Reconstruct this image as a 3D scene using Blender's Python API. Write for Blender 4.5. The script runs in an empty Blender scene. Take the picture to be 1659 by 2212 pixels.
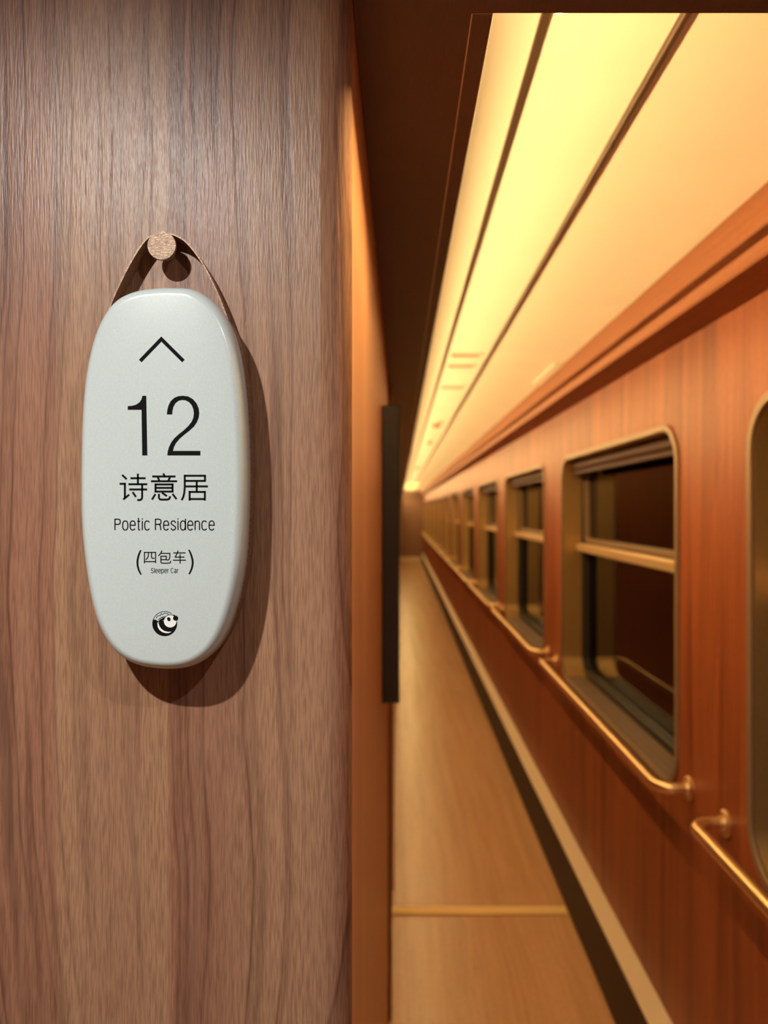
import bpy, bmesh, math, random
from mathutils import Vector
from mathutils.geometry import tessellate_polygon

# ------------------------------------------------------------------ camera, world, exposure
scene = bpy.context.scene
COL = scene.collection
CAM_Z = 1.60          # lens height above the corridor floor
FPX = 1660.0          # focal length in pixels of the 1659x2212 frame
VPX, VPY = 864.0, 1101.0

cam_data = bpy.data.cameras.new('camera')
cam = bpy.data.objects.new('camera', cam_data)
COL.objects.link(cam)
cam.location = (0, 0, CAM_Z)
cam.rotation_euler = (math.pi / 2, 0, 0)
cam_data.sensor_fit = 'VERTICAL'
cam_data.sensor_height = 36.0
cam_data.lens = FPX * 36.0 / 2212.0
cam_data.shift_x = -(VPX - 829.5) / 2212.0
cam_data.shift_y = -(1106.0 - VPY) / 2212.0
cam_data.clip_start = 0.02
cam_data.dof.use_dof = True
cam_data.dof.focus_distance = 0.545
cam_data.dof.aperture_fstop = 6.0
scene.camera = cam

vs = scene.view_settings
scene.display_settings.display_device = 'sRGB'
vs.view_transform = 'Standard'
vs.look = 'None'
vs.exposure = 0.0
vs.gamma = 1.0
vs.use_curve_mapping = False

world = bpy.data.worlds.new('night')
scene.world = world
world.use_nodes = True
world.node_tree.nodes['Background'].inputs[0].default_value = (0.006, 0.006, 0.008, 1)
world.node_tree.nodes['Background'].inputs[1].default_value = 1.0

# lamp strengths: warm cove lighting and added warm light in the corridor, neutral downlights in the vestibule
COVE_COLOUR = (1.0, 0.65, 0.25)
COVE_POWER = 136.0
FILL_POWER = 2000.0
END_GLOW_POWER = 1.6
DOWNLIGHT_COLOUR = (1.0, 0.985, 0.93)
DOWNLIGHT_A = 12.2
DOWNLIGHT_B = 3.2

# ------------------------------------------------------------------ plan of the place (metres)
WALL_X = -0.037       # corridor side of the left wall
RIGHT_X = 0.729       # window wall
PANEL_Y = 0.57        # face of the end panel carrying the sign
END_Y = 24.1
SOFFIT_Z = 2.0
CEIL_Z = 2.22
BACK_Y = -1.3

# ------------------------------------------------------------------ helpers
def link(o, parent=None):
    COL.objects.link(o)
    if parent is not None:
        o.parent = parent
    return o


def tag(o, label=None, cat=None, group=None, kind=None):
    if label: o['label'] = label
    if cat: o['category'] = cat
    if group: o['group'] = group
    if kind: o['kind'] = kind
    return o


def empty(name, loc=(0, 0, 0)):
    o = bpy.data.objects.new(name, None)
    o.empty_display_size = 0.05
    o.location = loc
    return link(o)


def copy_tree(o, parent=None):
    c = o.copy()
    link(c)
    c.parent = parent
    for ch in list(o.children):
        copy_tree(ch, c)
    return c


class MB:
    def __init__(self):
        self.v, self.f, self.smooth = [], [], []

    def add(self, verts, faces, smooth=False):
        n = len(self.v)
        self.v += [tuple(p) for p in verts]
        self.f += [tuple(i + n for i in f) for f in faces]
        self.smooth += [smooth] * len(faces)
        return self

    def box(self, x0, x1, y0, y1, z0, z1):
        v = [(x0, y0, z0), (x1, y0, z0), (x1, y1, z0), (x0, y1, z0),
             (x0, y0, z1), (x1, y0, z1), (x1, y1, z1), (x0, y1, z1)]
        f = [(0, 3, 2, 1), (4, 5, 6, 7), (0, 1, 5, 4), (1, 2, 6, 5), (2, 3, 7, 6), (3, 0, 4, 7)]
        return self.add(v, f)

    def prism_y(self, prof, y0, y1, smooth=False):
        """closed (x, z) outline swept along Y"""
        n = len(prof)
        v = [(x, y0, z) for x, z in prof] + [(x, y1, z) for x, z in prof]
        f = [(i, (i + 1) % n, (i + 1) % n + n, i + n) for i in range(n)]
        self.add(v, f, smooth)
        tri = tessellate_polygon([[Vector((x, z, 0)) for x, z in prof]])
        self.add([(x, y0, z) for x, z in prof], tri)
        self.add([(x, y1, z) for x, z in prof], [t[::-1] for t in tri])
        return self

    def prism_z(self, prof, z0, z1, smooth=False):
        n = len(prof)
        v = [(x, y, z0) for x, y in prof] + [(x, y, z1) for x, y in prof]
        f = [(i, (i + 1) % n, (i + 1) % n + n, i + n) for i in range(n)]
        self.add(v, f, smooth)
        tri = tessellate_polygon([[Vector((x, y, 0)) for x, y in prof]])
        self.add([(x, y, z0) for x, y in prof], tri)
        self.add([(x, y, z1) for x, y in prof], [t[::-1] for t in tri])
        return self

    def ring(self, outer, inner, x0, x1, smooth=True):
        """frame between two (y, z) loops of equal length, x0..x1 deep"""
        n = len(outer)
        v = ([(x0, y, z) for y, z in outer] + [(x0, y, z) for y, z in inner] +
             [(x1, y, z) for y, z in inner] + [(x1, y, z) for y, z in outer])
        f = []
        for k in range(4):
            a, b = k * n, ((k + 1) % 4) * n
            f += [(a + i, a + (i + 1) % n, b + (i + 1) % n, b + i) for i in range(n)]
        return self.add(v, f, smooth)

    def tube(self, pts, r, n=20, caps=True):
        pts = [Vector(p) for p in pts]
        rings = []
        up = None
        for i, p in enumerate(pts):
            a = pts[max(i - 1, 0)]; b = pts[min(i + 1, len(pts) - 1)]
            t = (b - a).normalized()
            if up is None:
                up = Vector((0, 0, 1)) if abs(t.z) < 0.9 else Vector((1, 0, 0))
            s = t.cross(up).normalized()
            up = s.cross(t).normalized()
            rings.append([p + r * (math.cos(2 * math.pi * k / n) * s + math.sin(2 * math.pi * k / n) * up) for k in range(n)])
        v = [q for rg in rings for q in rg]
        f = []
        for i in range(len(rings) - 1):
            f += [(i * n + k, i * n + (k + 1) % n, (i + 1) * n + (k + 1) % n, (i + 1) * n + k) for k in range(n)]
        self.add(v, f, True)
        if caps:
            self.add(rings[0], [tuple(range(n))[::-1]])
            self.add(rings[-1], [tuple(range(n))])
        return self

    def lathe(self, prof, origin, axis, n=48):
        """(radius, height) profile turned round an axis"""
        a = Vector(axis).normalized()
        s = a.orthogonal().normalized(); u = a.cross(s)
        o = Vector(origin)
        v = []
        for r, h in prof:
            v += [o + a * h + r * (math.cos(2 * math.pi * k / n) * s + math.sin(2 * math.pi * k / n) * u) for k in range(n)]
        f = []
        for i in range(len(prof) - 1):
            f += [(i * n + k, i * n + (k + 1) % n, (i + 1) * n + (k + 1) % n, (i + 1) * n + k) for k in range(n)]
        f.append(tuple(range(n))[::-1])
        m = (len(prof) - 1) * n
        f.append(tuple(range(m, m + n)))
        return self.add(v, f, True)

    def build(self, name, mat, parent=None, bevel=0, segs=2, normals=True):
        me = bpy.data.meshes.new(name)
        me.from_pydata(self.v, [], self.f)
        me.polygons.foreach_set('use_smooth', self.smooth)
        me.materials.append(mat)
        if normals:
            bm = bmesh.new(); bm.from_mesh(me)
            bmesh.ops.remove_doubles(bm, verts=bm.verts, dist=1e-6)
            bmesh.ops.recalc_face_normals(bm, faces=bm.faces)
            bm.to_mesh(me); bm.free()
        me.update()
        try:
            me.set_sharp_from_angle(angle=math.radians(38))
        except Exception:
            pass
        o = bpy.data.objects.new(name, me)
        link(o, parent)
        if bevel:
            m = o.modifiers.new('bevel', 'BEVEL')
            m.width = bevel; m.segments = segs; m.limit_method = 'ANGLE'
            m.angle_limit = math.radians(40)
        return o


def rounded_rect(y0, y1, z0, z1, r, n=10):
    pts = []
    for cy, cz, a0 in ((y1 - r, z1 - r, 0), (y0 + r, z1 - r, 90), (y0 + r, z0 + r, 180), (y1 - r, z0 + r, 270)):
        for k in range(n + 1):
            a = math.radians(a0 + 90 * k / n)
            pts.append((cy + r * math.cos(a), cz + r * math.sin(a)))
    return pts


def catmull(pts, closed=True, sub=8):
    n = len(pts); out = []
    rng = range(n) if closed else range(n - 1)
    for i in rng:
        if closed:
            p = [pts[(i + k - 1) % n] for k in range(4)]
        else:
            p = [pts[min(max(i + k - 1, 0), n - 1)] for k in range(4)]
        for s in range(sub):
            t = s / sub
            out.append(tuple(0.5 * (2 * b + (c - a) * t + (2 * a - 5 * b + 4 * c - d) * t * t + (3 * b - a - 3 * c + d) * t ** 3)
                             for a, b, c, d in zip(*p)))
    if not closed:
        out.append(tuple(pts[-1]))
    return out


# ------------------------------------------------------------------ materials
def srgb(r, g, b):
    return tuple(((c / 255) / 12.92 if c / 255 <= 0.04045 else ((c / 255 + 0.055) / 1.055) ** 2.4) for c in (r, g, b)) + (1,)


class N:
    """small node-tree helper"""
    def __init__(self, name):
        self.m = bpy.data.materials.new(name)
        self.m.use_nodes = True
        self.t = self.m.node_tree
        self.b = self.t.nodes['Principled BSDF']
        self.out = self.t.nodes['Material Output']

    def new(self, kind, **kw):
        n = self.t.nodes.new(kind)
        for k, v in kw.items():
            setattr(n, k, v)
        return n

    def l(self, a, b):
        self.t.links.new(a, b)

    def coords(self, scale):
        tc = self.new('ShaderNodeTexCoord'); mp = self.new('ShaderNodeMapping')
        mp.inputs['Scale'].default_value = scale
        self.l(tc.outputs['Object'], mp.inputs['Vector'])
        return mp.outputs[0]

    def noise(self, vec, scale=1.0, detail=3, rough=0.5, dist=0.0):
        n = self.new('ShaderNodeTexNoise')
        n.inputs['Scale'].default_value = scale
        n.inputs['Detail'].default_value = detail
        n.inputs['Roughness'].default_value = rough
        n.inputs['Distortion'].default_value = dist
        self.l(vec, n.inputs['Vector'])
        return n.outputs['Fac']

    def ramp(self, fac, stops, interp='LINEAR'):
        r = self.new('ShaderNodeValToRGB')
        r.color_ramp.interpolation = interp
        e = r.color_ramp.elements
        while len(e) < len(stops):
            e.new(0.5)
        for i, (p, c) in enumerate(stops):
            e[i].position = p
            e[i].color = c if len(c) == 4 else tuple(c) + (1,)
        self.l(fac, r.inputs[0])
        return r.outputs[0]

    def mix(self, fac, a, b, mode='MIX'):
        n = self.new('ShaderNodeMix', data_type='RGBA', blend_type=mode)
        for s, v in ((n.inputs[0], fac), (n.inputs[6], a), (n.inputs[7], b)):
            if hasattr(v, 'links'):
                self.l(v, s)
            else:
                s.default_value = v
        return n.outputs[2]

    def math(self, op, a, b=0.0):
        n = self.new('ShaderNodeMath', operation=op)
        for s, v in ((n.inputs[0], a), (n.inputs[1], b)):
            if hasattr(v, 'links'):
                self.l(v, s)
            else:
                s.default_value = v
        return n.outputs[0]

    def bump(self, h, strength=0.2, dist=0.001):
        n = self.new('ShaderNodeBump')
        n.inputs['Strength'].default_value = strength
        n.inputs['Distance'].default_value = dist
        self.l(h, n.inputs['Height'])
        self.l(n.outputs[0], self.b.inputs['Normal'])

    def set(self, **kw):
        for k, v in kw.items():
            s = self.b.inputs[k.replace('_', ' ')]
            if hasattr(v, 'links'):
                self.l(v, s)
            else:
                s.default_value = v
        return self.m


def plain(name, col, rough=0.5, metal=0.0, spec=0.5, grain=0.06, scale=200):
    n = N(name)
    f = n.noise(n.coords((1, 1, 1)), scale, 2)
    c = n.ramp(f, [(0.3, tuple(x * (1 - grain) for x in col[:3])), (0.7, tuple(min(1, x * (1 + grain)) for x in col[:3]))])
    n.set(Base_Color=c, Roughness=rough, Metallic=metal)
    n.b.inputs['Specular IOR Level'].default_value = spec
    return n.m


def axis_scale(cross, along, c, a):
    """coordinate scale: c per metre across the grain, a per metre along it, a little for the third axis"""
    s = [c * 0.2 + a * 0.2] * 3
    s['xyz'.index(cross)] = c
    s['xyz'.index(along)] = a
    return tuple(s)


def wood(name, cross, along, base, light, dark, rough=0.4, bands=9.0, lines=70.0, line_amt=0.55, tint=None, spec=0.5, bump=0.15,
         strips=None, strip_map=None):
    n = N(name)
    warp = n.noise(n.coords(axis_scale(cross, along, 2.5, 1.1)), 1.0, 2)
    f1 = n.noise(n.coords(axis_scale(cross, along, bands, 0.35)), 1.0, 3, 0.55, 0.4)
    col = n.ramp(f1, [(0.30, base), (0.50, light), (0.68, base)])
    if strips:
        tc = n.new('ShaderNodeTexCoord'); sp = n.new('ShaderNodeSeparateXYZ')
        n.l(tc.outputs['Object'], sp.inputs[0])
        x = sp.outputs['XYZ'.index(cross.upper())]
        x = n.math('ADD', x, n.math('MULTIPLY', n.math('SUBTRACT', warp, 0.5), 0.012))
        u = n.math('DIVIDE', n.math('SUBTRACT', x, strip_map[0]), strip_map[1] - strip_map[0])
        col = n.mix(0.8, col, n.ramp(u, strips))
    # growth lines, thin and dark, wandering slowly along the grain
    vec = n.coords(axis_scale(cross, along, lines, 0.75))
    add = n.new('ShaderNodeVectorMath', operation='ADD')
    cmb = n.new('ShaderNodeCombineXYZ')
    wob = n.noise(n.coords(axis_scale(cross, along, 14, 9)), 1.0, 1)
    wv = n.math('ADD', n.math('MULTIPLY', warp, 0.13 * lines), n.math('MULTIPLY', wob, 0.009 * lines))
    n.l(wv, cmb.inputs['XYZ'.index(cross.upper())])
    n.l(vec, add.inputs[0]); n.l(cmb.outputs[0], add.inputs[1])
    f2 = n.noise(add.outputs[0], 1.0, 2, 0.6)
    g2 = n.ramp(f2, [(0.445, (0, 0, 0)), (0.49, (1, 1, 1)), (0.512, (0.5,) * 3), (0.60, (0, 0, 0))])
    dens = n.ramp(n.noise(n.coords(axis_scale(cross, along, 7, 0.4)), 1.3, 1), [(0.35, (0.25,) * 3), (0.6, (1, 1, 1))])
    col = n.mix(n.math('MULTIPLY', n.math('MULTIPLY', g2, dens), line_amt), col, dark)
    # fine pores
    f3 = n.noise(n.coords(axis_scale(cross, along, 850, 55)), 1.0, 2)
    col = n.mix(n.math('MULTIPLY', n.ramp(f3, [(0.35, (1, 1, 1)), (0.62, (0, 0, 0))]), 0.46), col, dark)
    f4 = n.noise(n.coords(axis_scale(cross, along, 260, 8)), 1.0, 2)
    col = n.mix(n.math('MULTIPLY', n.ramp(f4, [(0.4, (0, 0, 0)), (0.7, (1, 1, 1))]), 0.25), col, light)
    n.set(Base_Color=col, Roughness=rough)
    n.b.inputs['Specular IOR Level'].default_value = spec
    if bump:
        n.bump(n.math('ADD', n.math('MULTIPLY', f3, 1.0), n.math('MULTIPLY', g2, -0.5)), bump, 0.0006)
    return n.m


def emitter(name, col, power):
    n = N(name)
    e = n.new('ShaderNodeEmission')
    e.inputs[0].default_value = tuple(col) + (1,)
    e.inputs[1].default_value = power
    n.l(e.outputs[0], n.out.inputs[0])
    n.m.cycles.emission_sampling = 'FRONT_BACK'
    return n.m


M = {}
px_x = lambda px, d: (px - VPX) * d / FPX
strip_cols = [(-0.62, 0), (0, 0)]
S0, S1 = px_x(0, PANEL_Y), px_x(770, PANEL_Y)
def sp(px): return px / 770.0
WARM_A, WARM_B, RED_A, RED_B = (0.43, 0.235, 0.130), (0.37, 0.198, 0.110), (0.33, 0.145, 0.085), (0.29, 0.130, 0.078)
M['panel_wood'] = wood('walnut_panel', 'x', 'z', (0.35, 0.175, 0.100, 1), (0.45, 0.250, 0.150, 1), (0.115, 0.046, 0.028, 1),
    rough=0.39, spec=0.55, bands=11, lines=46, line_amt=0.95, bump=0.5,
    strips=[(sp(0), RED_A), (sp(118), RED_A), (sp(124), WARM_A), (sp(250), WARM_B), (sp(358), WARM_A), (sp(366), RED_A),
            (sp(470), RED_B), (sp(545), WARM_B), (sp(600), WARM_A), (sp(690), WARM_B), (sp(730), RED_A), (sp(770), RED_A)],
    strip_map=(S0, S1))
M['panel_edge'] = M['panel_wood'].copy()
M['panel_edge'].name = 'walnut_matte_edge'
pe_ = M['panel_edge'].node_tree.nodes['Principled BSDF']
pe_.inputs['Roughness'].default_value = 0.75
pe_.inputs['Specular IOR Level'].default_value = 0.15
M['left_wood'] = wood('walnut_left_wall', 'y', 'z', (0.56, 0.245, 0.115, 1), (0.66, 0.315, 0.155, 1), (0.32, 0.115, 0.05, 1),
    rough=0.38, bands=7, lines=45, line_amt=0.35, bump=0.05)
M['right_wood'] = wood('reddish_window_wall', 'y', 'z', (0.165, 0.036, 0.0100, 1), (0.38, 0.096, 0.027, 1), (0.10, 0.020, 0.006, 1),
    rough=0.5, bands=9, lines=22, line_amt=0.6, bump=0.0, spec=0.3)
M['cornice_wood'] = wood('cornice_wood', 'z', 'y', (0.27, 0.088, 0.033, 1), (0.34, 0.118, 0.046, 1), (0.18, 0.05, 0.02, 1),
    rough=0.5, spec=0.3, bands=40, lines=160, line_amt=0.4, bump=0.0)
M['soffit_wood'] = wood('soffit_dark_wood', 'x', 'y', (0.105, 0.054, 0.050, 1), (0.125, 0.064, 0.058, 1), (0.075, 0.037, 0.032, 1),
    rough=0.5, bands=5, lines=30, line_amt=0.25, bump=0.0)
M['end_wood'] = wood('end_wall_wood', 'x', 'z', (0.30, 0.16, 0.105, 1), (0.36, 0.20, 0.13, 1), (0.17, 0.08, 0.05, 1),
    rough=0.4, bands=6, lines=25, line_amt=0.4, bump=0.0)
M['floor'] = wood('vinyl_wood_floor', 'x', 'y', (0.62, 0.335, 0.165, 1), (0.74, 0.43, 0.23, 1), (0.34, 0.16, 0.075, 1),
    rough=0.27, spec=0.9, bands=9, lines=34, line_amt=0.35, bump=0.02)
M['ceiling'] = plain('cream_ceiling_paint', (0.88, 0.83, 0.72), 0.6, 0, 0.3, 0.015, 6)
M['rail_metal'] = plain('ceiling_channel_bronze', (0.085, 0.045, 0.022), 0.45, 0.4, 0.5, 0.05)
M['bronze'] = plain('bronze_frame', (0.25, 0.155, 0.09), 0.5, 0.3, 0.5, 0.05)
M['gold'] = plain('gold_anodised_reveal', (0.55, 0.36, 0.15), 0.38, 0.8, 0.5, 0.05)
M['brass'] = plain('brass_tube', (0.80, 0.555, 0.29), 0.38, 1.0, 0.5, 0.04)
M['strip_brass'] = plain('bright_brass_strip', (0.92, 0.66, 0.30), 0.5, 0.35, 0.5, 0.04)
M['sash'] = plain('pale_bronze_bar', (0.70, 0.50, 0.28), 0.42, 0.6, 0.5, 0.04)
M['sill'] = plain('dull_bronze_sill', (0.16, 0.105, 0.075), 0.5, 0.3, 0.4, 0.05)
M['gasket'] = plain('black_rubber_gasket', (0.018, 0.014, 0.012), 0.5)
M['blind'] = plain('reddish_blind_cassette', (0.055, 0.020, 0.012), 0.6, 0, 0.15)
M['duct_front'] = plain('dark_bronze_grille', (0.050, 0.028, 0.018), 0.6, 0.0, 0.25, 0.05)
M['duct_top'] = plain('beige_metal_ledge', (0.88, 0.74, 0.56), 0.45, 0.25, 0.5, 0.03)
M['dark_gap'] = plain('dark_plinth', (0.03, 0.017, 0.01), 0.6)
M['black'] = plain('black_board_paint', (0.028, 0.022, 0.018), 0.45)
M['joint_glint'] = plain('bright_joint_edge', (0.75, 0.55, 0.42), 0.3, 1.0)
M['vent'] = plain('tan_vent', (0.42, 0.27, 0.16), 0.5)
M['plate'] = plain('pale_plate', (0.85, 0.78, 0.68), 0.3)
M['ink'] = plain('black_ink', (0.006, 0.0055, 0.006), 0.7, 0, 0.08)
M['ink_white'] = plain('white_ink', (0.86, 0.87, 0.85), 0.4)
M['white_wall'] = plain('vestibule_ceiling_paint', (0.55, 0.50, 0.44), 0.6)
M['brown_side'] = plain('vestibule_side_wood', (0.26, 0.16, 0.10), 0.5)
M['jamb'] = plain('dark_door_frame', (0.26, 0.10, 0.045), 0.45)

# ceramic sign
n = N('pale_ceramic')
spk = n.new('ShaderNodeTexVoronoi'); spk.inputs['Scale'].default_value = 420
n.l(n.coords((1, 1, 1)), spk.inputs['Vector'])
wn = n.math('GREATER_THAN', n.noise(n.coords((1, 1, 1)), 90, 1), 0.62)
dot = n.math('MULTIPLY', n.math('LESS_THAN', spk.outputs['Distance'], 0.11), wn)
base = n.ramp(n.noise(n.coords((1, 1, 1)), 700, 2), [(0.3, (0.540, 0.612, 0.607)), (0.7, (0.580, 0.655, 0.648))])
c = n.mix(n.math('MULTIPLY', dot, 0.8), base, (0.95, 0.97, 0.96, 1))
n.set(Base_Color=c, Roughness=0.30, Coat_Weight=0.25, Coat_Roughness=0.12)
M['ceramic'] = n.m

# brown leather-like strap and peg
n = N('brushed_brown_strap')
f = n.noise(n.coords((900, 900, 900)), 1, 3)
c = n.ramp(f, [(0.35, (0.20, 0.105, 0.058)), (0.65, (0.42, 0.26, 0.16))])
n.set(Base_Color=c, Roughness=0.42, Metallic=0.25)
n.bump(f, 0.3, 0.0004)
M['strap'] = n.m
n = N('brushed_wood_peg')
f = n.noise(n.coords((380, 200, 1500)), 1, 3, 0.55, 0.8)
c = n.ramp(f, [(0.32, (0.27, 0.165, 0.11)), (0.5, (0.42, 0.27, 0.18)), (0.68, (0.56, 0.38, 0.26))])
n.set(Base_Color=c, Roughness=0.38, Metallic=0.2)
n.bump(f, 0.6, 0.0006)
M['peg'] = n.m

# window glass: a clear pane that mirrors the corridor at grazing angles
n = N('dark_window_glass')
fr = n.new('ShaderNodeFresnel'); fr.inputs['IOR'].default_value = 1.75
tr = n.new('ShaderNodeBsdfTransparent'); tr.inputs[0].default_value = (0.55, 0.5, 0.48, 1)
gl = n.new('ShaderNodeBsdfGlossy'); gl.inputs['Roughness'].default_value = 0.03
mx = n.new('ShaderNodeMixShader')
n.l(fr.outputs[0], mx.inputs[0]); n.l(tr.outputs[0], mx.inputs[1]); n.l(gl.outputs[0], mx.inputs[2])
n.l(mx.outputs[0], n.out.inputs[0])
M['glass'] = n.m

M['led'] = emitter('warm_led', COVE_COLOUR, COVE_POWER)
M['left_fill'] = emitter('warm_left_fill', COVE_COLOUR, FILL_POWER)
M['end_glow'] = emitter('warm_end_glow', (1.0, 0.75, 0.20), END_GLOW_POWER)

# ------------------------------------------------------------------ the setting
tag(MB().box(-1.1, 0.75, BACK_Y, END_Y + 0.1, -0.05, 0.0).build('floor', M['floor']),
    'brown wood-look floor running down the whole corridor', 'floor', kind='structure')

# panel with the sign: rounded vertical corner on its right
r = 0.022
XC = WALL_X - r
wf = tag(MB().box(-1.1, XC, PANEL_Y, PANEL_Y + 0.0235, 0, 2.20).build('wall_front', M['panel_wood']),
    'walnut wood panel facing the camera, on which the pale oval sign hangs', 'wall', kind='structure')
prof = [(XC, PANEL_Y)]
prof += [(XC + r * math.sin(a), PANEL_Y + r - r * math.cos(a)) for a in [math.radians(k * 5) for k in range(1, 19)]]
prof += [(WALL_X, PANEL_Y + 0.0235), (XC, PANEL_Y + 0.0235)]
tag(MB().prism_z(prof, 0, 2.20, True).build('rounded_edge', M['panel_edge'], wf), 'rounded matte wooden edge')
# corridor side of the left wall
tag(MB().box(-0.12, WALL_X - 0.0004, PANEL_Y + 0.0243, END_Y, 0, CEIL_Z + 0.03).build('wall_left', M['left_wood']),
    'narrow orange-lit wooden corridor wall beside the panel with the sign', 'wall', kind='structure')
tag(MB().box(-0.15, 0.75, END_Y, END_Y + 0.06, 0, 2.3).build('wall_back', M['end_wood']),
    'small brown end wall at the far end of the corridor', 'wall', kind='structure')
tag(MB().box(-0.037, 0.667, END_Y - 0.012, END_Y, 0, 0.12).build('baseboard_back', M['duct_top']),
    'pale baseboard at the foot of the far end wall', 'baseboard', kind='structure')

# vestibule behind the camera
tag(MB().box(-1.15, -1.1, BACK_Y, PANEL_Y + 0.02, 0, 2.2).build('wall_vestibule_left', M['brown_side']),
    'brown side wall of the vestibule left of the camera', 'wall', kind='structure')
tag(MB().box(-1.15, 0.75, BACK_Y - 0.05, BACK_Y, 0, 2.2).build('wall_vestibule_back', M['brown_side']),
    'brown vestibule wall behind the camera', 'wall', kind='structure')
tag(MB().box(-1.15, 0.75, BACK_Y, PANEL_Y - 0.0005, 2.165, 2.20).build('ceiling_vestibule', M['white_wall']),
    'plain vestibule ceiling with two downlights above the camera', 'ceiling', kind='structure')

# window wall: one sheet with a rounded opening for every window
W, PERIOD, NEAR0, NWIN = 1.45, 1.85, 0.155, 13
WZ0, WZ1, WR, TRIM = 0.845, 1.835, 0.115, 0.020
def opening(k, inset=0.0):
    y0 = NEAR0 + PERIOD * k
    return rounded_rect(y0 + inset, y0 + W - inset, WZ0 + inset, WZ1 - inset, WR - inset)
mb = MB()
edges = [BACK_Y] + [NEAR0 + W + 0.2 + PERIOD * k for k in range(NWIN)]
edges[-1] = END_Y + 0.05
for k in range(NWIN):
    outer = [(edges[k], 0), (edges[k + 1], 0), (edges[k + 1], 2.3), (edges[k], 2.3)]
    hole = opening(k, TRIM * 0.7)
    allp = outer + hole
    tri = tessellate_polygon([[Vector((y, z, 0)) for y, z in outer], [Vector((y, z, 0)) for y, z in hole]])
    mb.add([(RIGHT_X, y, z) for y, z in allp], tri)
back = [(x + 0.03, y, z) for x, y, z in mb.v]
mb.add(back, [f[::-1] for f in mb.f])
for v_ in ((edges[0], 0), (edges[-1], 0)):
    mb.add([(RIGHT_X, v_[0], 0), (RIGHT_X + 0.03, v_[0], 0), (RIGHT_X + 0.03, v_[0], 2.3), (RIGHT_X, v_[0], 2.3)], [(0, 1, 2, 3)])
wr = mb.build('wall_right', M['right_wood'], None, 0, 2, False)
tag(wr, 'long reddish wood corridor wall with the row of rounded windows', 'wall', kind='structure')

# dark soffit with the long opening for the lit ceiling
OPX, OPY = 0.075, 0.62
tag(MB().box(WALL_X, OPX - 0.017, PANEL_Y + 0.0243, END_Y, SOFFIT_Z, SOFFIT_Z + 0.02)
    .box(OPX - 0.017, RIGHT_X, PANEL_Y + 0.0243, OPY - 0.001, SOFFIT_Z, SOFFIT_Z + 0.02)
    .box(OPX, RIGHT_X, END_Y - 0.10, END_Y, SOFFIT_Z, SOFFIT_Z + 0.02)
    .box(WALL_X + 0.001, RIGHT_X, PANEL_Y, PANEL_Y + 0.0235, SOFFIT_Z, 2.25)
    .build('ceiling_soffit', M['soffit_wood']),
    'dark brown soffit running beside the glowing ceiling above the left wall', 'ceiling', kind='structure')
lip = tag(MB().box(OPX - 0.0163, OPX, OPY, END_Y - 0.1, SOFFIT_Z + 0.0003, SOFFIT_Z + 0.02)
    .box(OPX - 0.0163, OPX - 0.003, OPY, END_Y - 0.1, SOFFIT_Z + 0.02, CEIL_Z)
    .box(OPX - 0.0163, 0.66, OPY - 0.012, OPY, SOFFIT_Z + 0.02, CEIL_Z)
    .build('trim_1', M['soffit_wood']),
    'dark lip along the left edge of the glowing ceiling', 'trim', kind='structure')
tag(MB().box(OPX - 0.0174, OPX - 0.0163, OPY - 0.001, END_Y - 0.1, SOFFIT_Z - 0.0003, SOFFIT_Z + 0.01)  # metal strip added for the light that shows along a soffit joint
    .box(OPX - 0.0174, OPX, OPY - 0.0008, OPY - 0.0002, SOFFIT_Z - 0.0003, SOFFIT_Z + 0.01)
    .build('trim_2', M['joint_glint']),
    'hair-thin metal strip standing in for the lit edge of a joint in the dark soffit left of the glowing ceiling', 'trim', kind='structure')

# lit ceiling: flat, then falling gently to the cornice
tag(MB().prism_y([(WALL_X, CEIL_Z), (0.355, CEIL_Z), (0.50, CEIL_Z - 0.012), (0.62, CEIL_Z - 0.034), (0.70, CEIL_Z - 0.056),
                  (0.729, CEIL_Z - 0.06), (0.729, CEIL_Z + 0.03), (WALL_X, CEIL_Z + 0.03)], PANEL_Y + 0.0243, END_Y)
    .build('ceiling', M['ceiling']), 'glowing cream corridor ceiling with warm hidden lighting', 'ceiling', kind='structure')
def channel(name, x, w, h, label):
    tag(MB().prism_y([(x - w / 2, CEIL_Z + 0.002), (x - w / 2, CEIL_Z - h), (x - w / 2 + 0.0015, CEIL_Z - h - 0.0015), (x + w / 2 - 0.0015, CEIL_Z - h - 0.0015),
                      (x + w / 2, CEIL_Z - h), (x + w / 2, CEIL_Z + 0.002)], OPY + 0.01, END_Y - 0.1).build(name, M['rail_metal']),
        label, 'trim', kind='structure')
channel('trim_3', 0.182, 0.012, 0.006, 'dark bronze channel along the ceiling, nearer the left edge')
channel('trim_4', 0.355, 0.010, 0.009, 'dark bronze channel along the middle of the ceiling')

# stepped wooden cornice
cz = CAM_Z
tag(MB().prism_y([(0.729, cz + 0.5605), (0.700, cz + 0.5645), (0.648, cz + 0.578), (0.645, cz + 0.553), (0.633, cz + 0.498), (0.635, cz + 0.495), (0.672, cz + 0.488),
                  (0.672, cz + 0.472), (0.632, cz + 0.472), (0.627, cz + 0.467), (0.625, cz + 0.441), (0.628, cz + 0.4365), (0.729, cz + 0.4365)],
                 OPY, END_Y).build('trim_5', M['cornice_wood']),
    'stepped wooden cornice between the glowing ceiling and the window wall', 'trim', kind='structure')

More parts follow.
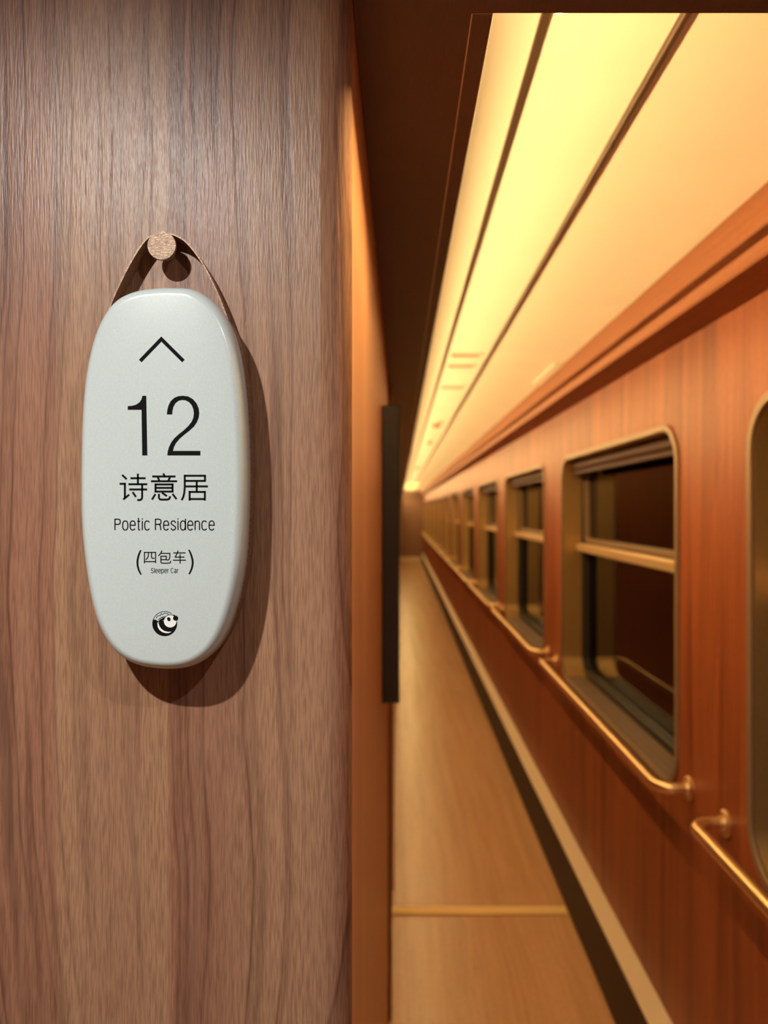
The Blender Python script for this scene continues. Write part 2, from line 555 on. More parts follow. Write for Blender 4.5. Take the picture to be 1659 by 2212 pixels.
# heater duct along the foot of the window wall
b = empty('baseboard_right', (RIGHT_X, 0.6, 0))
tag(b, 'long dark heater duct along the foot of the window wall with a beige top', 'baseboard', kind='structure')
DX = 0.667
MB().box(DX - 0.001 - RIGHT_X, -0.0005, BACK_Y - 0.6, END_Y - 0.6, 0.012, 0.222).build('duct_front', M['duct_front'], b)
tag(MB().box(DX - 0.003 - RIGHT_X, -0.0005, BACK_Y - 0.6, END_Y - 0.6, 0.2225, 0.229).build('duct_top', M['duct_top'], b, 0.0015), 'beige metal top ledge')
MB().box(DX + 0.012 - RIGHT_X, -0.0005, BACK_Y - 0.6, END_Y - 0.6, 0.0, 0.012).build('plinth', M['dark_gap'], b)

# first compartment door frame on the left wall, mostly hidden behind the black board
d = empty('door_1', (WALL_X, 2.4, 0))
tag(d, 'dark compartment door frame on the left wall behind the black board', 'door', kind='structure')
MB().box(0.0003, 0.011, 0, 0.07, 0, 1.99).build('door_frame', M['jamb'], d, 0.002)
MB().box(0.0003, 0.011, 0.82, 0.89, 0, 1.99).build('door_frame', M['jamb'], d, 0.002)
MB().box(0.0003, 0.005, 0.071, 0.819, 0.01, 1.985).build('door_panel', M['left_wood'], d)

# ------------------------------------------------------------------ windows
def window_proto():
    """parts of a window; origin on the wall face at its near lower corner"""
    root = empty('window_1', (RIGHT_X, NEAR0, 0))
    def loop(i, r=None):
        return rounded_rect(i, W - i, WZ0 + i, WZ1 - i, max((WR if r is None else r) - i, 0.02))
    MB().ring(loop(0), loop(TRIM), -0.007, 0.002).build('window_frame', M['bronze'], root, 0.002)
    MB().ring(loop(TRIM - 0.004), loop(TRIM + 0.002), 0.0021, 0.082).build('reveal', M['gold'], root)
    MB().ring(loop(TRIM - 0.004), loop(TRIM + 0.030), 0.0825, 0.1).build('gasket', M['gasket'], root, 0.003)
    sl = MB().box(0.0015, 0.080, TRIM + 0.075, W - TRIM - 0.075, WZ0 + TRIM + 0.0005, WZ0 + TRIM + 0.004)
    for k in range(3):
        sl.box(0.010 + k * 0.024, 0.017 + k * 0.024, TRIM + 0.075, W - TRIM - 0.075, WZ0 + TRIM + 0.004, WZ0 + TRIM + 0.007)
    sl.build('window_sill', M['sill'], root, 0.001)
    # upper opening sash
    y0, y1 = TRIM + 0.024, W - TRIM - 0.024
    MB().ring(rounded_rect(y0, y1, 1.455, WZ1 - TRIM - 0.024, 0.03), rounded_rect(y0 + 0.016, y1 - 0.016, 1.474, WZ1 - TRIM - 0.04, 0.02), 0.088, 0.112).build('sash_frame', M['bronze'], root, 0.002)
    bar = MB().box(0.058, 0.112, TRIM + 0.003, W - TRIM - 0.003, 1.418, 1.446)
    for k in range(3):
        bar.box(0.062 + k * 0.013, 0.070 + k * 0.013, TRIM + 0.003, W - TRIM - 0.003, 1.446, 1.4495)
    bar.build('sash_bar', M['sash'], root, 0.0012)
    # lower pane frame
    MB().ring(rounded_rect(y0, y1, WZ0 + TRIM + 0.024, 1.416, 0.05), rounded_rect(y0 + 0.012, y1 - 0.012, WZ0 + TRIM + 0.036, 1.404, 0.04), 0.096, 0.112).build('pane_frame', M['gasket'], root, 0.002)
    MB().box(0.114, 0.120, TRIM, W - TRIM, 1.43, WZ1 - TRIM).build('upper_pane', M['glass'], root)
    MB().box(0.114, 0.120, TRIM, W - TRIM, WZ0 + TRIM, 1.43).build('lower_pane', M['glass'], root)
    # outer shell behind the inner pane: second dark frame, seen through the glass
    MB().ring(loop(TRIM - 0.004), loop(TRIM + 0.05), 0.125, 0.19).build('outer_frame', M['gasket'], root)
    # blind cassette under the head of the opening
    bl = MB().tube([(0.045, TRIM + 0.02, WZ1 - 0.050), (0.045, W - TRIM - 0.02, WZ1 - 0.050)], 0.020, 20)
    bl.box(0.030, 0.060, TRIM + 0.03, W - TRIM - 0.03, WZ1 - 0.082, WZ1 - 0.068)
    bl.build('blind_cassette', M['blind'], root)
    return root

def rail_proto():
    root = empty('handrail', (RIGHT_X, NEAR0, 0.90))
    ya, yb = -0.0, 0.0
    y_near, y_far, px_, R = -0.075, W + 0.110, -0.080, 0.045
    pts = [(-0.002, y_near, 0)]
    for k in range(9):
        a = math.radians(90 * k / 8)
        pts.append((px_ + R - R * math.sin(a), y_near + R - R * math.cos(a), 0))
    for k in range(9):
        a = math.radians(90 * k / 8)
        pts.append((px_ + R - R * math.cos(a), y_far - R + R * math.sin(a), 0))
    pts.append((-0.002, y_far, 0))
    MB().tube(pts, 0.0138, 24).build('rail', M['brass'], root)
    for y in (y_near, y_far):
        MB().lathe([(0.030, 0.0), (0.030, 0.005), (0.027, 0.008), (0.0185, 0.0085), (0.0168, 0.016), (0.0142, 0.018)], (-0.0005, y, 0), (-1, 0, 0), 36).build('flange', M['brass'], root)
    return root

ORD = ['first', 'second', 'third', 'fourth', 'fifth', 'sixth', 'seventh', 'eighth', 'ninth', 'tenth', 'eleventh', 'twelfth', 'last']
wp, rp = window_proto(), rail_proto()
for k in range(NWIN):
    w_ = wp if k == 0 else copy_tree(wp)
    w_.location.y = NEAR0 + PERIOD * k
    w_.name = 'window_%d' % (k + 1)
    lab = {0: 'dark rounded window cut off by the right edge of the photo',
           1: 'whole bronze-framed rounded window with a bright crossbar, nearest one fully seen',
           12: 'last rounded window, right beside the far end wall'}.get(k, '%s bronze-framed rounded window down the corridor, counted from the camera' % ORD[k])
    tag(w_, lab, 'window', 'windows along the corridor', 'structure')
    r_ = rp if k == 0 else copy_tree(rp)
    r_.location.y = NEAR0 + PERIOD * k
    lab = {0: 'brass handrail cut off at the right edge, below the nearest window',
           1: 'brass handrail with its bent end in view below the whole rounded window',
           12: 'last brass handrail, below the window beside the far end wall'}.get(k, 'brass handrail below the %s window down the corridor, counted from the camera' % ORD[k])
    tag(r_, lab, 'handrail', 'brass handrails below the windows')

# ------------------------------------------------------------------ lamps and added lights
def half_strip(x0, x1, z0, z1, y0, y1):
    return MB().box(x0, x1, y0, y1, z0, z1)
def light_strip(x0, x1, y0, y1, z0, z1, mat, label, back=False):
    root = empty('light_strip', (x0, y0, CAM_Z + z0))
    tag(root, label, 'lamp')
    MB().box(0, x1 - x0, 0, y1 - y0, 0, z1 - z0).build('diffuser', mat, root)
    hs = MB().box(-0.0004, x1 - x0 + 0.0015, 0, y1 - y0, z1 - z0 + 0.0003, z1 - z0 + 0.003)  # opaque cap added to keep the strip's light off the nearby ceiling
    if back:  # extra sides keep the light off the window wall
        hs.box(x1 - x0 + 0.0003, x1 - x0 + 0.003, 0, y1 - y0, 0, z1 - z0)
        hs.box(-0.0004, x1 - x0 + 0.003, y1 - y0 + 0.0003, y1 - y0 + 0.003, 0, z1 - z0 + 0.003)
    hs.build('light_shield', M['plate'], root)
light_strip(OPX - 0.0026, OPX + 0.0060, OPY + 0.02, END_Y - 0.12, 0.433, 0.448, M['led'],
            'hidden warm light strip above the left edge of the ceiling opening')
light_strip(0.142, 0.148, OPY + 0.053, OPY + 0.076, 0.450, 0.500, M['left_fill'],  # unseen fill light added to brighten the left wall
            'added warm fill light, unseen above the near edge of the ceiling opening, brightening the left wall', True)
tag(MB().box(0.14, 0.46, END_Y - 7.0, END_Y - 0.5, CEIL_Z - 0.03, CEIL_Z - 0.012).build('ceiling_glow_slab', M['end_glow']),  # glowing slab standing in for the bright light on the far ceiling
    'yellow glowing slab added for the brightly lit far end of the ceiling', 'lamp')

def downlight(name, x, y, power, label):
    z = 2.165
    root = empty(name, (x, y, z))
    tag(root, label, 'lamp', 'vestibule downlights')
    MB().lathe([(0.020, 0.0), (0.034, 0.0), (0.036, 0.003), (0.034, 0.006), (0.021, 0.006)], (0, 0, -0.006), (0, 0, 1), 40).build('rim', M['plate'], root)
    ld = bpy.data.lights.new('lamp_light', 'AREA')
    ld.shape = 'DISK'; ld.size = 0.026; ld.spread = math.radians(159); ld.energy = power; ld.color = DOWNLIGHT_COLOUR
    lo = bpy.data.objects.new('lamp_light', ld)
    link(lo, root); lo.location = (0, 0, -0.009)
downlight('downlight', -0.385, -0.08, DOWNLIGHT_A, 'round downlight in the vestibule ceiling above the sign, to its left')
downlight('downlight', 0.29, -0.08, DOWNLIGHT_B, 'round downlight in the vestibule ceiling at the corridor mouth')

# ------------------------------------------------------------------ black board on the left wall, seen edge-on
bd = empty('display_board', (WALL_X, 1.60, 1.197))
tag(bd, 'black flat board on the left corridor wall, seen edge-on', 'board')
MB().box(0.0003, 0.0345, 0, 0.85, 0, 0.620).build('board_body', M['black'], bd, 0.0015)
MB().box(0.0346, 0.0358, 0.0, 0.85, 0.0, 0.620).build('board_face', M['gasket'], bd)

# ------------------------------------------------------------------ floor strip, ceiling fittings
tag(MB().prism_y([(WALL_X + 0.002, 0.0002), (WALL_X + 0.002, 0.007), (DX - 0.002, 0.007), (DX - 0.002, 0.0002)], 3.03, 3.09).build('threshold_strip', M['strip_brass'], None, 0.006, 5),
    'thin brass strip across the corridor floor', 'floor strip')

def vent(y, label):
    root = empty('ceiling_vent', (0.262, y, CEIL_Z))
    tag(root, label, 'vent', 'slotted vents in the ceiling')
    fr_ = MB().ring(rounded_rect(-0.035, 0.035, -0.062, 0.062, 0.008, 4), rounded_rect(-0.026, 0.026, -0.053, 0.053, 0.006, 4), -0.006, 0.0)
    fr_.v = [(z, y_, x) for x, y_, z in fr_.v]
    fr_.build('vent_frame', M['plate'], root)
    s = MB()
    for k in range(4):
        s.box(-0.053, 0.053, -0.022 + k * 0.012, -0.015 + k * 0.012, -0.005, -0.001)
    s.build('slats', M['vent'], root)
vent(3.07, 'nearest slotted vent in the ceiling between the bronze channels')
vent(3.30, 'second slotted vent in the ceiling, just behind the nearest one')
vent(3.88, 'third and farthest slotted vent in the ceiling between the channels')

def detector(x, y, r_, label, name, cat):
    root = empty(name, (x, y, CEIL_Z))
    tag(root, label, cat)
    MB().lathe([(r_, 0), (r_, 0.008), (r_ * 0.92, 0.014)], (0, 0, 0), (0, 0, -1), 32).build('base', M['plate'], root)
    MB().lathe([(r_ * 0.6, 0), (r_ * 0.6, 0.02), (r_ * 0.4, 0.026)], (0, 0, -0.014), (0, 0, -1), 32).build('dome', M['vent'], root)
detector(0.255, 5.45, 0.045, 'round smoke detector on the ceiling beyond the slotted vents', 'smoke_detector', 'smoke detector')
detector(0.262, 6.85, 0.030, 'small round sprinkler head on the ceiling behind the smoke detector', 'sprinkler', 'sprinkler')
detector(0.24, 11.0, 0.05, 'distant round fitting on the ceiling near the far end', 'ceiling_fitting', 'ceiling fitting')
cp = tag(MB().prism_y([(0.615, CEIL_Z - 0.0345), (0.645, CEIL_Z - 0.0425), (0.645, CEIL_Z - 0.0505), (0.615, CEIL_Z - 0.0425)], 3.06, 3.56).build('cover_plate', M['plate']),
    'small pale cover plate on the ceiling beside the cornice', 'cover plate')

# ------------------------------------------------------------------ the sign
def P(px, py, d):
    return Vector(((px - VPX) * d / FPX, d, CAM_Z + (VPY - py) * d / FPX))

OUT = [(351, 620.6), (381, 622.5), (411, 626.5), (441, 638), (471.5, 660), (495.6, 692), (513.7, 731), (528.8, 791.5), (537.8, 882), (541.5, 972),
       (542.2, 1040), (541, 1100.6), (538, 1170), (532, 1236), (513.7, 1317.6), (492.6, 1372), (465.5, 1411), (426, 1435), (375, 1446.5),
       (321, 1445), (281.7, 1434), (245.5, 1409), (215, 1363), (194, 1296.5), (179, 1191), (174.5, 1130), (173, 1060), (173.8, 987),
       (175.6, 897), (182, 822), (193, 761), (209, 707), (233, 664), (260.6, 638), (300, 624.5), (325, 621.5)]
OUT = catmull(OUT, True, 5)
D_FRONT = 0.5335
def sign_outline():
    n_ = len(OUT); pts = []
    for i in range(n_):
        a, b_ = OUT[i - 1], OUT[(i + 1) % n_]
        tx, ty = b_[0] - a[0], b_[1] - a[1]
        L = math.hypot(tx, ty)
        nx = -ty / L * -1
        s = max(0.0, min(1.0, (nx + 0.1) / 0.5)); s = s * s * (3 - 2 * s)
        dd = 0.5405 + 0.0115 * s
        p = P(OUT[i][0], OUT[i][1], dd)
        pts.append((p.x, p.z))
    for _ in range(14):
        pts = [tuple(0.25 * pts[i - 1][k] + 0.5 * pts[i][k] + 0.25 * pts[(i + 1) % n_][k] for k in (0, 1)) for i in range(n_)]
    return pts
OL = sign_outline()
def inset(pts, dist):
    n_ = len(pts); out = []
    for i in range(n_):
        a, b_ = pts[i - 2], pts[(i + 2) % n_]
        tx, tz = b_[0] - a[0], b_[1] - a[1]
        L = math.hypot(tx, tz)
        out.append((pts[i][0] - tz / L * dist * -SGN, pts[i][1] + tx / L * dist * -SGN))
    return out
area = sum(OL[i - 1][0] * OL[i][1] - OL[i][0] * OL[i - 1][1] for i in range(len(OL)))
SGN = -1 if area > 0 else 1

sign = empty('hanging_sign', (px_x(357, 0.56), 0.5695, P(357, 1446, 0.56).z))
tag(sign, 'pale oval ceramic room sign reading 12, hung by a brown strap on a peg', 'sign')
SO = Vector(sign.location)
def sbuild(mb_, name, mat, bevel=0, parent=None, normals=True):
    mb_.v = [(x - SO.x, y - SO.y, z - SO.z) for x, y, z in mb_.v]
    return mb_.build(name, mat, sign if parent is None else parent, bevel, 2, normals)

def loft(mb_, levels, cap0=True, cap1=True):
    n_ = len(OL); v = []; f = []
    for ins, y in levels:
        v += [(x, y, z) for x, z in inset(OL, ins)]
    for k in range(len(levels) - 1):
        f += [(k * n_ + i, k * n_ + (i + 1) % n_, (k + 1) * n_ + (i + 1) % n_, (k + 1) * n_ + i) for i in range(n_)]
    if cap0: f.append(tuple(range(n_))[::-1])
    if cap1: f.append(tuple(range((len(levels) - 1) * n_, len(levels) * n_)))
    return mb_.add(v, f, True)

levels = [(0.003, 0.5535), (0.0008, 0.5528), (0.0, 0.551), (0.0, 0.5465)]
for k in range(1, 13):
    a = math.radians(90 * k / 12)
    levels.append((0.0078 * (1 - math.cos(a)), 0.5465 - (0.5465 - D_FRONT) * math.sin(a)))
body = sbuild(loft(MB(), levels), 'ceramic_face', M['ceramic'])
tag(body, 'glossy pale ceramic face')
sbuild(loft(MB(), [(0.0024, 0.5696), (0.0020, 0.5692), (0.0020, 0.5540), (0.0024, 0.5537)]), 'backing_plate', M['strap'])

# strap: a band wrapped round the rim and looped over the peg
n_ = len(OL)
rim = inset(OL, 0.0012)
def near(px, py):
    q = P(px, py, 0.5535)
    return min(range(n_), key=lambda i: (rim[i][0] - q.x) ** 2 + (rim[i][1] - q.z) ** 2)
iR, iL = near(489, 686), near(232, 730)
idx = [i % n_ for i in range(iR, iL + 1)] if iL > iR else [i % n_ for i in range(iR, iL + n_ + 1)]
rim_path = [rim[i] for i in idx]                      # right side, bottom, left side
loop_px = [(229, 688), (242, 647), (262, 603), (280, 568), (300, 535), (316, 515), (332, 506), (350, 503.5), (368, 505), (383, 511), (398, 521), (416, 541), (435, 569), (453, 603), (471, 643)]
loop_pts = [(P(x, y, 0.5535).x, P(x, y, 0.5535).z) for x, y in loop_px]
path = rim_path + catmull([rim_path[-1]] + loop_pts + [rim_path[0]], False, 6)[1:-1]
m_ = len(path); TH = 0.0011
inn, outw = [], []
for i in range(m_):
    a, b_ = path[i - 1], path[(i + 1) % m_]
    tx, tz = b_[0] - a[0], b_[1] - a[1]; L = math.hypot(tx, tz) or 1
    outw.append((path[i][0] - tz / L * TH, path[i][1] + tx / L * TH)); inn.append(path[i])
cx = sum(p[0] for p in path) / m_; czz = sum(p[1] for p in path) / m_
if sum(math.hypot(p[0] - cx, p[1] - czz) for p in outw) < sum(math.hypot(p[0] - cx, p[1] - czz) for p in inn):
    outw = [(2 * i_[0] - o_[0], 2 * i_[1] - o_[1]) for i_, o_ in zip(inn, outw)]
Y0, Y1 = 0.5556, 0.5694
sb = MB()
v = ([(x, Y0, z) for x, z in inn] + [(x, Y0, z) for x, z in outw] + [(x, Y1, z) for x, z in outw] + [(x, Y1, z) for x, z in inn])
f = []
for k in range(4):
    a, b_ = k * m_, ((k + 1) % 4) * m_
    f += [(a + i, a + (i + 1) % m_, b_ + (i + 1) % m_, b_ + i) for i in range(m_)]
sb.add(v, f, True)
tag(sbuild(sb, 'strap', M['strap']), 'brown strap looped over the peg')

# peg: stem in the wall and a flat disc-shaped head
pc = P(349, 530, 0.552)
PR = 31.0 * 0.552 / FPX
peg = empty('wall_peg', (pc.x, PANEL_Y, pc.z))
tag(peg, 'round brushed brown peg on the panel holding the strap of the sign', 'peg')
MB().lathe([(0.0056, 0.0), (0.0056, 0.0151)], (0, -0.0001, 0), (0, -1, 0), 48).build('stem', M['peg'], peg)
MB().lathe([(PR * 0.95, 0.0), (PR, 0.0004), (PR, 0.0022), (PR * 0.98, 0.0027)], (0, -0.0153, 0), (0, -1, 0), 64).build('head', M['peg'], peg)

# ---- lettering: flat ink shapes on the face
def ink_map(scale, ox, oy):
    return lambda p: (p[0] / scale + ox, p[1] / scale + oy)

def poly(mb_, pts, lift=0.00012):
    q = [P(x, y, D_FRONT) for x, y in pts]
    tri = tessellate_polygon([q])
    f = []
    for t in tri:
        a, b_, c_ = (q[i] for i in t)
        f.append(t if (b_ - a).cross(c_ - a).y < 0 else t[::-1])
    k = len(q)
    v = [(p.x, D_FRONT - lift, p.z) for p in q] + [(p.x, D_FRONT + 0.0003, p.z) for p in q]
    f += [(i, (i + 1) % k, (i + 1) % k + k, i + k) for i in range(k)]
    mb_.add(v, f)

def stroke(mb_, pts, w, lift=0.00012, w2=None):
    k = len(pts); Lp, Rp = [], []
    for i in range(k):
        if i == 0: dx, dy = pts[1][0] - pts[0][0], pts[1][1] - pts[0][1]; mlen = 1
        elif i == k - 1: dx, dy = pts[-1][0] - pts[-2][0], pts[-1][1] - pts[-2][1]; mlen = 1
        else:
            a = Vector((pts[i][0] - pts[i - 1][0], pts[i][1] - pts[i - 1][1])).normalized()
            b_ = Vector((pts[i + 1][0] - pts[i][0], pts[i + 1][1] - pts[i][1])).normalized()
            s = a + b_
            dx, dy = s.x, s.y
            mlen = min(2.0, 1 / max(0.35, s.normalized().dot(a)))
        L = math.hypot(dx, dy) or 1
        t = i / (k - 1)
        ww = w if w2 is None else w + (w2 - w) * (4 * t * (1 - t))
        nx, ny = -dy / L * ww / 2 * mlen, dx / L * ww / 2 * mlen
        Lp.append((pts[i][0] + nx, pts[i][1] + ny)); Rp.append((pts[i][0] - nx, pts[i][1] - ny))
    for i in range(k - 1):
        poly(mb_, [Lp[i], Lp[i + 1], Rp[i + 1], Rp[i]], lift)

def strokes(mb_, lines, w, mp):
    for l_ in lines:
        stroke(mb_, [mp(p) for p in l_], w)

A = ink_map(3.318, 140, 460)
mb = MB(); strokes(mb, [[(541, 1061), (692, 904), (850, 1061)]], 7.8, A)
sbuild(mb, 'arrow_mark', M['ink'], 0, None, False)

B = ink_map(6.381, 220, 830)
mb = MB()
one = [(560, 160), (612, 160), (627, 981), (557, 981), (548, 352), (358, 352), (358, 302), (420, 297), (475, 281), (520, 249), (548, 208)]
poly(mb, [B(p) for p in one])
two = [(897, 416), (902, 360), (920, 290), (952, 230), (1000, 187), (1055, 165), (1115, 159), (1190, 168), (1255, 205), (1305, 263), (1335, 332),
       (1342, 400), (1335, 460), (1312, 520), (1270, 582), (1210, 638), (1140, 692), (1075, 748), (1025, 806), (995, 862), (980, 919), (1358, 919),
       (1358, 981), (903, 981), (908, 930), (925, 870), (955, 805), (1000, 745), (1060, 690), (1130, 635), (1190, 578), (1240, 515), (1262, 460),
       (1269, 400), (1262, 345), (1240, 290), (1200, 245), (1155, 222), (1110, 216), (1060, 226), (1015, 260), (986, 312), (973, 370), (970, 416)]
poly(mb, [B(p) for p in two])
sbuild(mb, 'number', M['ink'], 0, None, False)

mb = MB()
strokes(mb, [
    [(280, 1249), (342, 1309)], [(245, 1372), (331, 1372)], [(318, 1362), (318, 1572)], [(296, 1588), (377, 1521)],
    [(395, 1295), (603, 1295)], [(497, 1232), (497, 1378)], [(367, 1378), (626, 1378)], [(378, 1450), (624, 1450)],
    [(556, 1378), (556, 1555), (550, 1580), (532, 1595), (488, 1597)], [(424, 1486), (470, 1553)],
    [(848, 1229), (868, 1274)], [(695, 1271), (1015, 1271)], [(772, 1283), (793, 1330)], [(940, 1283), (916, 1330)], [(678, 1337), (1037, 1337)],
    [(740, 1370), (740, 1490)], [(975, 1370), (975, 1490)], [(728, 1381), (988, 1381)], [(740, 1428), (975, 1428)], [(728, 1479), (988, 1479)],
    [(738, 1513), (692, 1590)], [(787, 1510), (787, 1565), (800, 1585), (820, 1590), (900, 1590), (925, 1582), (937, 1565), (941, 1543)],
    [(828, 1494), (897, 1542)], [(974, 1511), (1029, 1583)],
    [(1130, 1261), (1435, 1261)], [(1422, 1261), (1422, 1343)], [(1143, 1332), (1422, 1332)],
    [(1143, 1250), (1143, 1420), (1136, 1500), (1122, 1555), (1100, 1598)],
    [(1155, 1408), (1462, 1408)], [(1308, 1337), (1308, 1484)], [(1210, 1473), (1210, 1603)], [(1198, 1484), (1433, 1484)], [(1420, 1473), (1420, 1603)], [(1210, 1582), (1420, 1582)],
], 4.2, B)
sbuild(mb, 'chinese_name', M['ink'], 0, None, False)

# light condensed latin letters, one stroke wide; u 0..1 across, v 0 baseline, 1 x-height
def arc(cx_, cy_, rx, ry, a0, a1, k=14, e=0.78):
    out = []
    for i in range(k + 1):
        a = math.radians(a0 + (a1 - a0) * i / k)
        c_, s_ = math.cos(a), math.sin(a)
        out.append((cx_ + rx * math.copysign(abs(c_) ** e, c_), cy_ + ry * math.copysign(abs(s_) ** e, s_)))
    return out
CAP = 1.23
GL = {
    'P': (0.86, [[(0.06, 0), (0.06, CAP)], [(0.06, CAP - 0.05), (0.5, CAP - 0.05)] + arc(0.5, CAP - 0.33, 0.44, 0.28, 90, -90) + [(0.06, CAP - 0.61)]]),
    'R': (0.92, [[(0.06, 0), (0.06, CAP)], [(0.06, CAP - 0.05), (0.5, CAP - 0.05)] + arc(0.5, CAP - 0.33, 0.42, 0.28, 90, -90) + [(0.06, CAP - 0.61)],
                 [(0.5, CAP - 0.61), (0.78, CAP - 0.68), (0.84, CAP - 0.85), (0.86, 0.1), (0.93, 0)]]),
    'S': (0.88, [arc(0.5, CAP - 0.36, 0.42, 0.33, 10, 180, 14, 0.9) + [(0.12, CAP - 0.5), (0.5, CAP * 0.5 + 0.02), (0.9, 0.44)] + arc(0.5, 0.34, 0.43, 0.33, 0, -170, 14, 0.9)]),
    'C': (0.92, [arc(0.5, CAP / 2, 0.46, CAP / 2 - 0.03, 42, 318, 22, 0.8)]),
    'o': (0.80, [arc(0.5, 0.5, 0.46, 0.49, 0, 360, 28)]),
    'e': (0.80, [[(0.04, 0.53), (0.95, 0.53)] + arc(0.5, 0.5, 0.455, 0.49, 4, 322, 26)]),
    'c': (0.77, [arc(0.5, 0.5, 0.46, 0.49, 38, 322, 22)]),
    't': (0.40, [[(0.42, 1.32), (0.42, 0.16), (0.55, 0.03), (1.0, 0.02)], [(0.0, 0.95), (1.0, 0.95)]]),
    'i': (0.10, [[(0.5, 0), (0.5, 1.0)], [(0.5, CAP - 0.08), (0.5, CAP + 0.04)]]),
    'l': (0.10, [[(0.5, 0), (0.5, CAP)]]),
    's': (0.72, [arc(0.5, 0.76, 0.42, 0.23, 0, 180, 12, 0.9) + [(0.12, 0.66), (0.5, 0.51), (0.9, 0.36)] + arc(0.5, 0.26, 0.43, 0.25, 0, -175, 12, 0.9)]),
    'd': (0.78, [arc(0.5, 0.5, 0.44, 0.49, 0, 360, 28), [(0.97, 0), (0.97, CAP)]]),
    'n': (0.70, [[(0.05, 0), (0.05, 1.0)], [(0.05, 0.72)] + arc(0.5, 0.62, 0.44, 0.36, 165, 0, 12) + [(0.94, 0)]]),
    'p': (0.78, [arc(0.5, 0.5, 0.44, 0.49, 0, 360, 28), [(0.03, -0.3), (0.03, 1.0)]]),
    'r': (0.42, [[(0.08, 0), (0.08, 1.0)], [(0.08, 0.66), (0.35, 0.9), (1.0, 0.96)]]),
    'a': (0.74, [arc(0.46, 0.70, 0.40, 0.28, 170, 0, 12) + [(0.86, 0.12), (0.97, 0.02)], [(0.86, 0.56), (0.40, 0.48)] + arc(0.42, 0.25, 0.38, 0.23, 100, 300, 14) + [(0.86, 0.30)]]),
    ' ': (0.22, []),
}
def latin(mb_, text, x0, x1, base, xh, w, gap=0.26):
    tot = sum(GL[c_][0] for c_ in text) + gap * (len(text) - 1)
    k = (x1 - x0) / tot; x = x0
    for c_ in text:
        wd, lines = GL[c_]
        for l_ in lines:
            stroke(mb_, [(x + u * wd * k, base - v_ * xh) for u, v_ in l_], w)
        x += (wd + gap) * k
mb = MB(); latin(mb, 'Poetic Residence', 247.6, 463.3, 1145.0, 19.9, 2.35)
sbuild(mb, 'english_name', M['ink'], 0, None, False)

C = ink_map(6.636, 230, 1160)
mb = MB()
stroke(mb, [C(p) for p in catmull([(492, 188), (462, 262), (444, 358), (458, 455), (496, 538)], False, 6)], 3.0, 0.00012, 4.1)
stroke(mb, [C(p) for p in catmull([(1182, 183), (1216, 262), (1236, 358), (1222, 452), (1184, 533)], False, 6)], 3.0, 0.00012, 4.1)
strokes(mb, [
    [(545, 214), (545, 376)], [(537, 220), (712, 220)], [(704, 214), (704, 373)], [(545, 352), (704, 352)],
    [(603, 222), (600, 268), (588, 302), (562, 327)], [(646, 222), (646, 288), (655, 304), (690, 305)],
    [(797, 194), (776, 236), (744, 270)], [(775, 234), (915, 234)], [(908, 230), (908, 285), (902, 315), (888, 328), (863, 329)],
    [(780, 270), (780, 358), (788, 372), (805, 374), (895, 374), (915, 368), (922, 342)], [(780, 276), (858, 276), (858, 324), (780, 324)],
    [(1028, 194), (1012, 236), (985, 290)], [(958, 228), (1135, 228)], [(978, 288), (1118, 288)], [(955, 332), (1138, 332)], [(1055, 245), (1055, 380)],
], 2.15, C)
a_ = C((640, 515)); b_ = C((1030, 515))
latin(mb, 'Sleeper Car', a_[0], b_[0], a_[1], 8.3, 1.15)
sbuild(mb, 'bracketed_text', M['ink'], 0, None, False)

# round black and white animal emblem
CX, CY, CR = 835, 1242, 178
def circ(a0, a1, r_=CR, k=40, cx_=CX, cy_=CY, ry=None):
    return [(cx_ + r_ * math.cos(math.radians(a0 + (a1 - a0) * i / k)), cy_ + (ry or r_) * math.sin(math.radians(a0 + (a1 - a0) * i / k))) for i in range(k + 1)]
mb = MB()
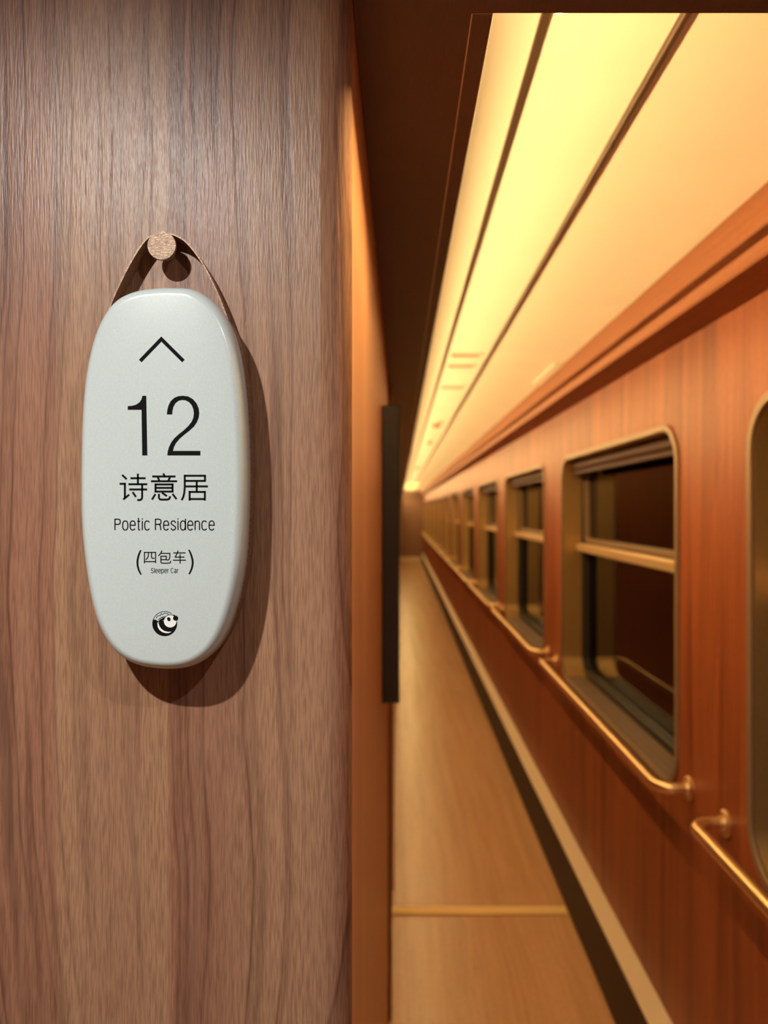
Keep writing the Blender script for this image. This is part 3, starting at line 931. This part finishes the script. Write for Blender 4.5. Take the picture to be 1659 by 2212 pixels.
# black body: left and lower part of the disc (angles grow clockwise on the page)
bodyp = circ(-5, 198, CR, 50) + [(690, 1182), (712, 1190), (735, 1206), (762, 1196), (800, 1196), (835, 1200), (900, 1230), (960, 1240)]
poly(mb, [C(p) for p in bodyp])
stroke(mb, [C(p) for p in circ(198, 305, CR - 4, 30)], 1.1)
stroke(mb, [C(p) for p in circ(-35, 0, CR - 3, 10)], 1.1)
poly(mb, [C(p) for p in circ(0, 360, 36, 24, 991, 1163)][:-1])
poly(mb, [C(p) for p in circ(0, 360, 22, 16, 966, 1136)][:-1])
strokes(mb, [[(712, 1166), (722, 1140), (748, 1126), (775, 1124), (783, 1098), (800, 1112), (835, 1090), (885, 1100), (882, 1116)],
             [(740, 1190), (768, 1164), (806, 1150)], [(752, 1180), (800, 1146), (850, 1140)], [(770, 1190), (812, 1158), (850, 1150)]], 1.0, C)
poly(mb, [C(p) for p in [(748, 1204), (775, 1178), (815, 1160), (850, 1158), (825, 1186), (800, 1194)]])
emblem = sbuild(mb, 'emblem', M['ink'], 0, None, False)
mb = MB()
poly(mb, [C(p) for p in [(747, 1206), (730, 1240), (736, 1290), (760, 1332), (800, 1362), (850, 1378), (895, 1377), (935, 1357), (880, 1358), (828, 1345),
                         (786, 1315), (760, 1275), (748, 1238)]], 0.0002)
poly(mb, [C(p) for p in circ(0, 360, 90, 40, 914, 1206)][:-1], 0.0002)
sbuild(mb, 'emblem_white', M['ink_white'], 0, emblem, False)
mb = MB()
eye = [(895 + 26 * math.cos(t_) * 0.8 - 33 * math.sin(t_) * -0.45, 1177 + 26 * math.cos(t_) * -0.45 + 33 * math.sin(t_) * 0.8) for t_ in [2 * math.pi * i / 24 for i in range(24)]]
poly(mb, [C(p) for p in eye], 0.00028)
stroke(mb, [C(p) for p in circ(190, 300, 90, 20, 914, 1206)], 1.0, 0.00028)
poly(mb, [C(p) for p in circ(0, 360, 36, 24, 991, 1163)][:-1], 0.00028)
sbuild(mb, 'emblem_eyes', M['ink'], 0, emblem, False)
